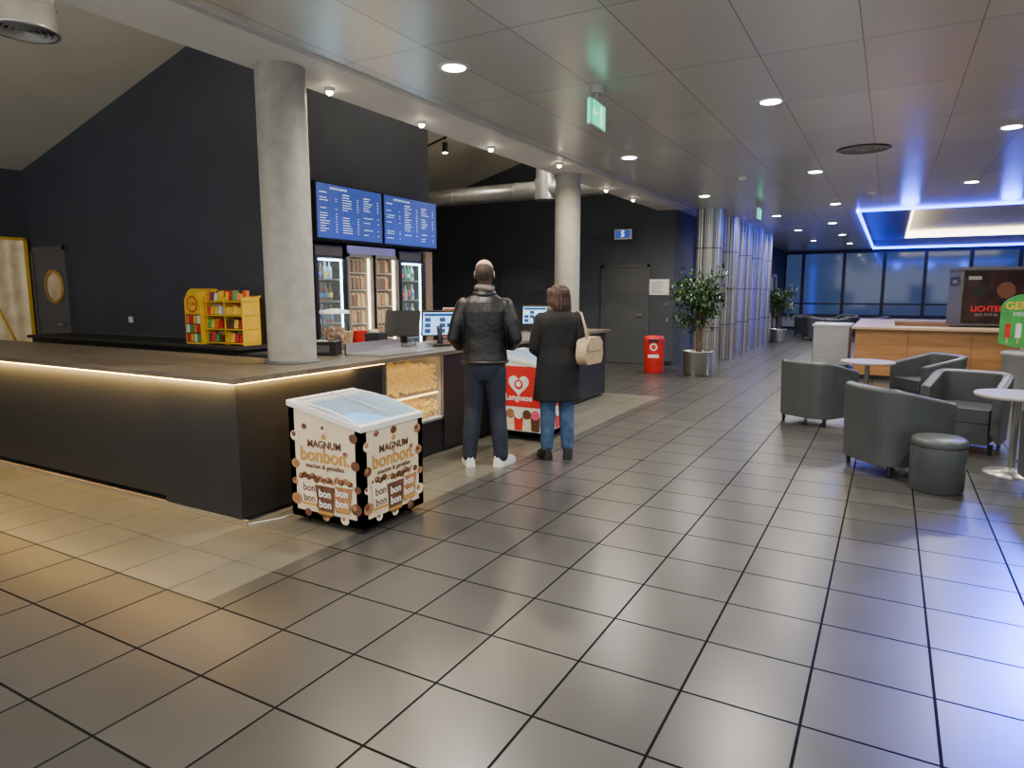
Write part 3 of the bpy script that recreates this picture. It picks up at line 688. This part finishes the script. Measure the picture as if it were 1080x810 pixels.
b=MB('bag_strap'); b.tube([(.24,-.13,1.08),(.23,-.11,1.2),(.2,-.05,1.335),(.17,.0,1.35),(.2,.05,1.32),(.255,.06,1.2),(.31,.05,1.08)],.011,m_bag,8); b.done(parent=wo)
# ------------------------------------------------------------------ furniture
def tub(x,y,rz):
    b=MB('tub_armchair')
    W,Dp,R=.34,.32,.2
    pts=[(W,Dp),(W,Dp*.5),(W,0),(W,-Dp+R)]
    for k in range(1,8): a=-pi/2*k/8; pts.append((W-R+R*math.cos(a),-Dp+R+R*math.sin(a)))
    pts.append((W-R,-Dp)); pts.append((0,-Dp-.012))
    pts=pts+[(-px,py) for px,py in pts[-2::-1]]
    n=len(pts); th=.09
    vs=[];fs=[]
    for i,(px,py) in enumerate(pts):
        a=Vector(pts[max(0,i-1)]); c=Vector(pts[min(n-1,i+1)]); t=(c-a).normalized(); nn=Vector((t.y,-t.x))
        q=Vector((px,py))
        if nn.dot(-q)<0: nn=-nn
        inn=q+nn*th
        f=(Dp-py)/(2*Dp); zt=.62+.12*min(1,max(0,f*1.15))
        vs+=[(px*.96,py*.96,.09),(px,py,zt-.03),(px*.985,py*.985,zt-.008),((px*.6+inn.x*.4),(py*.6+inn.y*.4),zt),(inn.x,inn.y,zt-.012),(inn.x,inn.y,.2)]
    for i in range(n-1):
        for j in range(6):
            fs.append((i*6+j,(i+1)*6+j,(i+1)*6+(j+1)%6,i*6+(j+1)%6))
    fs.append(tuple(range(6))); fs.append(tuple(range((n-1)*6,n*6))[::-1])
    b.add(vs,fs,m_leather,False)
    sp=[(-.24,.33),(.24,.33),(.245,.3),(.245,-.1),(.18,-.2),(.08,-.225),(-.08,-.225),(-.18,-.2),(-.245,-.1),(-.245,.3)]
    b.prism(sp,.1,.3,m_leather); b.prism([(p[0]*.985,p[1]*.985+.01) for p in sp],.305,.43,m_leather)
    for sx in (-.26,.26):
        for sy in (-.2,.25): b.lathe([(.016,0),(.024,.1)],(sx,sy,0),m_black,10)
    b.done(.012,loc=(x,y,0),rz=math.radians(rz))
tub(-.7,8.5,-28); tub(.08,6.53,-52); tub(1.33,6.2,8); tub(.72,7.85,165); tub(.5,9.95,125)
tub(-2.1,23.5,-60); tub(-1.2,24.0,60); tub(-2.5,25.2,-140); tub(-1.4,21.9,20); tub(-1.3,26.0,160); tub(-.3,25.0,100)
def table(x,y,h=.68,r=.31,m=m_table):
    b=MB('round_cafe_table'); b.lathe([(r-.01,h-.03),(r,h-.02),(r,h-.005),(r-.005,h)],(0,0,0),m,40)
    b.lathe([(.028,.02),(.028,h-.05),(.1,h-.03)],(0,0,0),m_steel,20); b.lathe([(.2,0),(.2,.008),(.05,.03),(.03,.05)],(0,0,0),m_steel,32); b.done(loc=(x,y,0))
table(.98,6.86); table(-.2,9.5,.66); table(-1.7,22.8,.6)
b=MB('round_pouf'); b.lathe([(.17,0),(.185,.02),(.19,.35),(.188,.36),(.19,.37),(.188,.4),(.17,.415),(.05,.42),(.001,.42)],(0,0,0),m_leather,36); b.lathe([(.191,.352),(.193,.357),(.191,.362)],(0,0,0),m_black,36,cap=False); b.done(loc=(.4,6.0,0))
# ------------------------------------------------------------------ plants
def ficus(x,y,s,seed):
    random.seed(seed); b=MB('potted_ficus')
    b.lathe([(.2,0),(.235,.01),(.24,.38),(.25,.385),(.25,.4),(.225,.4),(.22,.35)],(0,0,0),m_pot,36,cap=False); b.lathe([(.22,.34),(.22,.36)],(0,0,0),m_soil,24)
    for k in range(3):
        pts=[]
        for i in range(10):
            t=i/9; a=t*5+k*2.1; pts.append((.03*math.cos(a)*(1-t)+.12*t*math.cos(k*2.1),.03*math.sin(a)*(1-t)+.12*t*math.sin(k*2.1),.35+t*.85))
        b.tube(pts,[.022-.001*i for i in range(10)],m_bark,8)
    for k in range(34):
        a=random.uniform(0,2*pi); r=random.uniform(.15,.45); z0=random.uniform(.7,1.3); z1=z0+random.uniform(.05,.5)
        p0=Vector((.07*math.cos(a),.07*math.sin(a),z0)); p2=Vector((r*math.cos(a),r*math.sin(a),z1)); p1=(p0+p2)/2+Vector((0,0,.08))
        b.tube([p0,p1,p2],[.009,.006,.003],m_bark,5)
        for j in range(50):
            t=random.random(); c=(p1.lerp(p2,t) if t>.3 else p0.lerp(p1,t+.5))+Vector([random.gauss(0,.075) for _ in range(3)])
            L=random.uniform(.07,.12); w=L*.38; an=random.uniform(0,2*pi); dd=random.uniform(-1.3,-.1)
            u=Vector((math.cos(an)*math.cos(dd),math.sin(an)*math.cos(dd),math.sin(dd))); v=Vector((-math.sin(an),math.cos(an),random.uniform(-.4,.4)))*w/2; nn=u.cross(v).normalized()*.008
            b.add([c,c+u*L*.35+v,c+u*L,c+u*L*.35-v,c+u*L*.4+nn],[(0,1,4),(1,2,4),(2,3,4),(3,0,4)],m_leaf,True)
    o=b.done(loc=(x,y,0),sc=s)
ficus(-3.03,12.4,1.12,11); ficus(-2.95,21.9,1.0,12)
# ------------------------------------------------------------------ red bin, signs
b=MB('litter_bin'); b.lathe([(.001,0),(.17,.0),(.18,.02),(.19,.6),(.19,.66),(.15,.7),(.001,.71)],(0,0,0),m_red,4*8)
b.frame((-.15,-.19,.1),(1,0,0),(0,0,1)); b.ddisc(.15,.4,.07,m_white,1); b.ddisc(.15,.4,.045,m_red,2); b.drect(.05,.25,.2,.26,m_white,1); b.box((0,-.17,.62),(.2,.06,.05),m_black); b.done(loc=(-3.85,12.35,0),rz=.25)
b=MB('auditorium_number_sign'); b.box((0,0,0),(.36,.06,.2),m_white); b.frame((-.16,-.03,-.08),(1,0,0),(0,0,1)); b.drect(0,.32,0,.16,e_scr,0); b.text('5',.16,.08,.16,e_wht,1,bold=.004); b.box((0,0,.15),(.02,.02,.1),m_dgrey); b.box((0,.14,.19),(.02,.31,.02),m_dgrey); b.done(loc=(-4.9,YW-.3,2.7))
b=MB('wall_notice'); b.box((0,0,0),(.42,.02,.32),m_white); b.frame((-.2,-.01,-.15),(1,0,0),(0,0,1))
for i in range(6): b.drect(.04,.04+random.uniform(.15,.3),.04+i*.04,.05+i*.04,m_dgrey,0)
b.done(loc=(-4.2,YW-.012,1.62))
def exit_sign(x,y,s=1):
    b=MB('exit_sign'); b.cyl((0,0,.03),.06,.06,m_lgrey); b.cyl((0,0,-.02),.012,.08,m_lgrey)
    b.bb(-.02,.02,-.17,.17,-.27,-.06,m_lgrey)
    for sg in (1,-1):
        b.frame((sg*.02,-.16*sg,-.26),(0,sg,0),(0,0,1)); b.drect(0,.32,0,.19,e_green,0)
        b.drect(.05,.13,.085,.105,e_wht,1); b.dec([(.05,.06),(.05,.13),(.02,.095)],e_wht,1)
        b.drect(.19,.27,.02,.17,e_wht,1); b.ddisc(.225,.145,.013,e_green,2); b.dec([(.215,.07),(.24,.07),(.24,.13),(.21,.13)],e_green,2); b.dec([(.215,.07),(.228,.07),(.21,.03),(.198,.035)],e_green,2); b.dec([(.23,.07),(.243,.07),(.255,.03),(.243,.028)],e_green,2)
    b.frame((-.015,-.17,-.255),(1,0,0),(0,0,1)); b.drect(0,.03,0,.185,e_green,0)
    b.done(loc=(x,y,CH-.06),rz=.05)
exit_sign(-2.19,5.3); exit_sign(-2.23,13.3)
# ------------------------------------------------------------------ ceiling fixtures
DL=[(-2.94,.5),(-2.94,4.35),(-2.94,8.2),(-2.94,12.05),(-2.3,15.9),(-2.3,19.8),(-2.3,24),(-1.03,2.6),(-1.03,6.45),(-1.03,10.4),(-1.03,14.3),(-1.35,18.2),(-1.35,22),(-1.35,26),(.95,.7),(.95,4.7),(.95,8.6),(.95,12.5),(2.9,6.5),(2.9,10.4),(2.9,14.3)]
for x,y in DL:
    e=empty('recessed_downlight',(x,y,CH))
    b=MB('trim_ring'); b.lathe([(.085,-.004),(.12,-.008),(.12,0),(.085,0)],(0,0,0),m_white,28,cap=False); b.lathe([(.085,-.006),(.001,-.014)],(0,0,0),e_down,24,cap=False); b.done(parent=e)
    o=lamp('bulb','SPOT',(0,0,-.05),255,(1,.94,.84),spot_size=math.radians(172),spot_blend=1,shadow_soft_size=.08); o.parent=e
for y in (.46,1.73,4.27,5.51,6.82,8.1,10.4,11.7):
    e=empty('surface_spotlight',(-4.11 if abs(y-8.1)>.9 else -3.85,y,CH))
    b=MB('housing'); b.lathe([(.04,0),(.04,-.02),(.03,-.03)],(0,0,0),m_white,20,cap=False); b.sph((0,0,-.03),.028,e_spot,12,8); b.done(parent=e)
    o=lamp('bulb','SPOT',(0,0,-.07),80,(1,.8,.55),spot_size=math.radians(165),spot_blend=.8,shadow_soft_size=.04); o.parent=e
b=MB('ceiling_air_diffuser')
for r in (.27,.21,.15,.09): b.lathe([(r,-.012),(r-.035,-.02),(r-.04,0)],(0,0,0),m_mgrey,32,cap=False)
b.lathe([(.04,-.015),(.001,-.015)],(0,0,0),m_lgrey,20,cap=False); b.lathe([(.29,-.002),(.001,-.002)],(0,0,0),m_black,32,cap=False); b.done(loc=(-.39,9.05,CH))
for x,y in ((-.39,13.0),(-2.0,10.4)):
    b=MB('smoke_detector'); b.lathe([(.055,0),(.055,-.03),(.03,-.045),(.001,-.045)],(0,0,0),m_white,20,cap=False); b.done(loc=(x,y,CH))
b=MB('air_duct_outlet')
b.lathe([(.21,.6),(.21,0.02),(.225,.0),(.225,.02)],(0,0,0),m_duct,40,cap=False)
for r in (.2,.16,.12,.08,.04): b.lathe([(r,.0),(r-.022,.03)],(0,0,0),m_lgrey,32,cap=False)
b.lathe([(.2,.04),(.001,.04)],(0,0,0),m_black,32,cap=False)
for z in (.2,.4): b.lathe([(.217,z),(.217,z+.02)],(0,0,0),m_duct,40,cap=False)
b.tube([(0,0,.5),(0,.1,.75),(-.2,.4,.9),(-.8,1.2,.9)],.21,m_duct,24)
b.done(loc=(-5.84,2.88,3.46))
b=MB('ventilation_duct'); b.cyl((0,0,0),.16,5.4,m_duct,'X',32)
for k in range(8): b.cyl((-2.4+k*.68,0,0),.168,.03,m_duct,'X',32)
b.cyl((1.6,0,.25),.17,.5,m_duct,'Z',28); b.cyl((1.6,0,.0),.2,.36,m_duct,'Z',28)
for k in (-2,0,2): b.tube([(k,0,.1),(k,0,.75)],.005,m_dgrey,6)
b.done(loc=(-7.2,11.2,3.36))
e=empty('track_spotlight_rail',(0,0,0))
b=MB('rail'); b.tube([(-8.6,10.2,roofz(-8.6)-.25),(-5.2,10.2,roofz(-5.2)-.25)],.018,m_black,6)
for x in (-8,-7.1,-6.2,-5.5):
    b.tube([(x,10.2,roofz(x)),(x,10.2,roofz(x)-.3)],.01,m_black,6); b.cyl((x,10.2,roofz(x)-.42),.05,.18,m_black,'Z',16); b.cyl((x,10.2,roofz(x)-.512),.04,.004,e_spot,'Z',16)
b.done(parent=e)
for x in (-8,-7.1,-5.5): o=lamp('track_bulb','SPOT',(x,10.2,roofz(x)-.54),160,(1,.88,.7),spot_size=2.4,spot_blend=.8); o.parent=e
for y in (0.5,3.6,7.0,10.6):
    e=empty('added_roof_fill',(-4.36,y,3.45))  # unseen fixture added behind the beam to brighten the roof
    b=MB('housing'); b.box((0,0,0),(.12,.5,.08),m_dgrey); b.box((0,0,.042),(.1,.46,.005),e_case); b.box((.07,0,-.02),(.06,.05,.05),m_dgrey); b.done(.004,parent=e)
    o=lamp('tube','AREA',(-.02,0,.06),24,(1,.92,.76),shape='RECTANGLE',size=.1,size_y=.46); o.rotation_euler=(0,math.radians(150),0); o.parent=e  # area light of the added roof fill
# ------------------------------------------------------------------ wooden bar right, stands
b=MB('wooden_bar_counter')
b.bb(-.5,3.6,13.2,13.75,.08,.88,m_wood); b.bb(-.5,.05,13.75,16.6,.08,.88,m_wood); b.bb(-.5,3.6,16.6,17.1,.08,.88,m_wood)
b.bb(-.45,3.6,13.25,13.7,0,.08,m_black); b.bb(-.45,0,13.7,16.6,0,.08,m_black)
b.bb(-.56,3.6,13.12,13.8,.88,.92,m_bartop); b.bb(-.56,.1,13.8,16.6,.88,.92,m_bartop); b.bb(-.56,3.6,16.6,17.15,.88,.92,m_bartop)
for x in (.3,1.2,2.1,3.0): b.bb(x,x+.006,13.195,13.2,.08,.88,m_choc)
b.done(.006)
b=MB('stainless_cabinet'); b.bb(-1.3,-.66,14.6,15.8,.1,.84,m_steel); b.bb(-1.33,-.63,14.57,15.83,.84,.88,m_steel)
for x in (-1.25,-.71):
    for y in (14.65,15.75): b.cyl((x,y,.05),.02,.1,m_steel)
b.bb(-1.31,-1.3,14.65,15.75,.15,.8,m_dgrey); b.done(.004)
m_poster=M('dark_red_poster',(.022,.007,.007),.35,nz=.9,ns=5)
b=MB('advertising_showcase')
b.box((0,0,.5),(1.0,.6,.96),m_dgrey); b.box((0,0,.99),(1.04,.64,.05),m_dgrey)
b.frame((-.5,-.3,0),(1,0,0),(0,0,1)); b.drect(.03,.97,.05,.95,m_poster,0); b.text('LICHTER',.42,.3,.13,m_red,1,bold=.002); b.text('AUS. FILM AB.',.42,.2,.06,m_mgrey,1); b.ddisc(.68,.62,.14,m_choc,1); b.ddisc(.3,.62,.12,m_black,1); b.drect(.1,.3,.8,.86,m_mgrey,1)
b.frame((-.5,.3,0),(0,-1,0),(0,0,1)); b.drect(.03,.57,.05,.95,m_dgrey,0); b.drect(.08,.52,.7,.85,m_black,1); b.text('KINO',.3,.77,.1,m_lgrey,2)
b.done(.004,loc=(1.46,14.4,.93),rz=.25)
b=MB('showcase_plinth'); b.box((0,0,.46),(.9,.5,.92),m_dgrey); b.done(.004,loc=(1.46,14.4,0),rz=.25)
b=MB('ice_cream_promo_stand')
b.lathe([(.27,.03),(.28,.05),(.28,.6),(.3,.62),(.3,.66),(.24,.68)],(0,0,0),m_mgrey,36); b.lathe([(.25,0),(.25,.03)],(0,0,0),m_black,30)
b.box((0,.2,.85),(.03,.03,.4),m_steel)
pl=[]
for k in range(24): a=pi*k/23; pl.append((.3*math.cos(a),1.27+.22*math.sin(a)))
pl+=[(-.3,.78),(-.1,.72),(.1,.72),(.3,.78)]
b.prism(pl,.18,.2,m_green,'Y'); b.frame((-.3,.18,.72),(1,0,0),(0,0,1)); b.text('GENAU',.3,.6,.15,m_yellow,1,bold=.004); b.text('MEIN EIS',.3,.48,.08,m_white,1)
for k in range(4):
    a=.1+k*.13; b.drect(a-.035,a+.035,.14,.32,[m_red,m_white,m_pink,m_choc][k],1); b.ddisc(a,.32,.035,[m_red,m_white,m_pink,m_choc][k],1); b.drect(a-.01,a+.01,.06,.14,m_kraft,1)
b.done(loc=(1.74,11.9,0),rz=.15)
# ------------------------------------------------------------------ lamps: accents
e=empty('added_blue_floor_spot',(1.85,9.8,CH))  # made-up spot out of view, added to tint the floor blue
b=MB('housing'); b.cyl((0,0,-.03),.03,.06,m_black); b.cyl((0,0,-.09),.06,.08,m_black); b.cyl((0,0,-.132),.05,.004,e_blue); b.done(parent=e)
o=lamp('added_blue_light','SPOT',(1.85,9.8,CH-.16),4200,(.03,.07,1),spot_size=.34,spot_blend=1,shadow_soft_size=.2); aim(o,(.62,3.6,0))
for x in (.2,1.8,3.4):
    o=lamp('blue_cove_glow','POINT',(x,15.45,CH-.15),50,(.03,.08,1),shadow_soft_size=.15)
o=lamp('counter_led_front','AREA',((XL-3.63)/2,2.805,TZ-.05),110,(1,.64,.2),shape='RECTANGLE',size=7.7,size_y=.03); o.rotation_euler=(math.radians(40),0,0)
o=lamp('counter_led_side','AREA',(-3.605,3.4,TZ-.05),8,(1,.62,.18),shape='RECTANGLE',size=.03,size_y=1.1); o.rotation_euler=(0,math.radians(35),0)
o=lamp('blue_hall_lamp','POINT',(-3.6,18.9,2.2),20,(.1,.2,1),shadow_soft_size=.1)
w=D.worlds.new('world'); scene.world=w; w.use_nodes=True
w.node_tree.nodes['Background'].inputs[0].default_value=(.88,.9,.93,1); w.node_tree.nodes['Background'].inputs[1].default_value=1.5
# ------------------------------------------------------------------ camera
c=D.cameras.new('cam'); co=D.objects.new('camera',c); scene.collection.objects.link(co); scene.camera=co
c.sensor_width=36; c.sensor_fit='HORIZONTAL'; c.lens=705/1080*36; c.clip_end=200
co.location=(0,0,1.52); co.rotation_euler=(math.radians(90-7.834),0,math.radians(29.34))
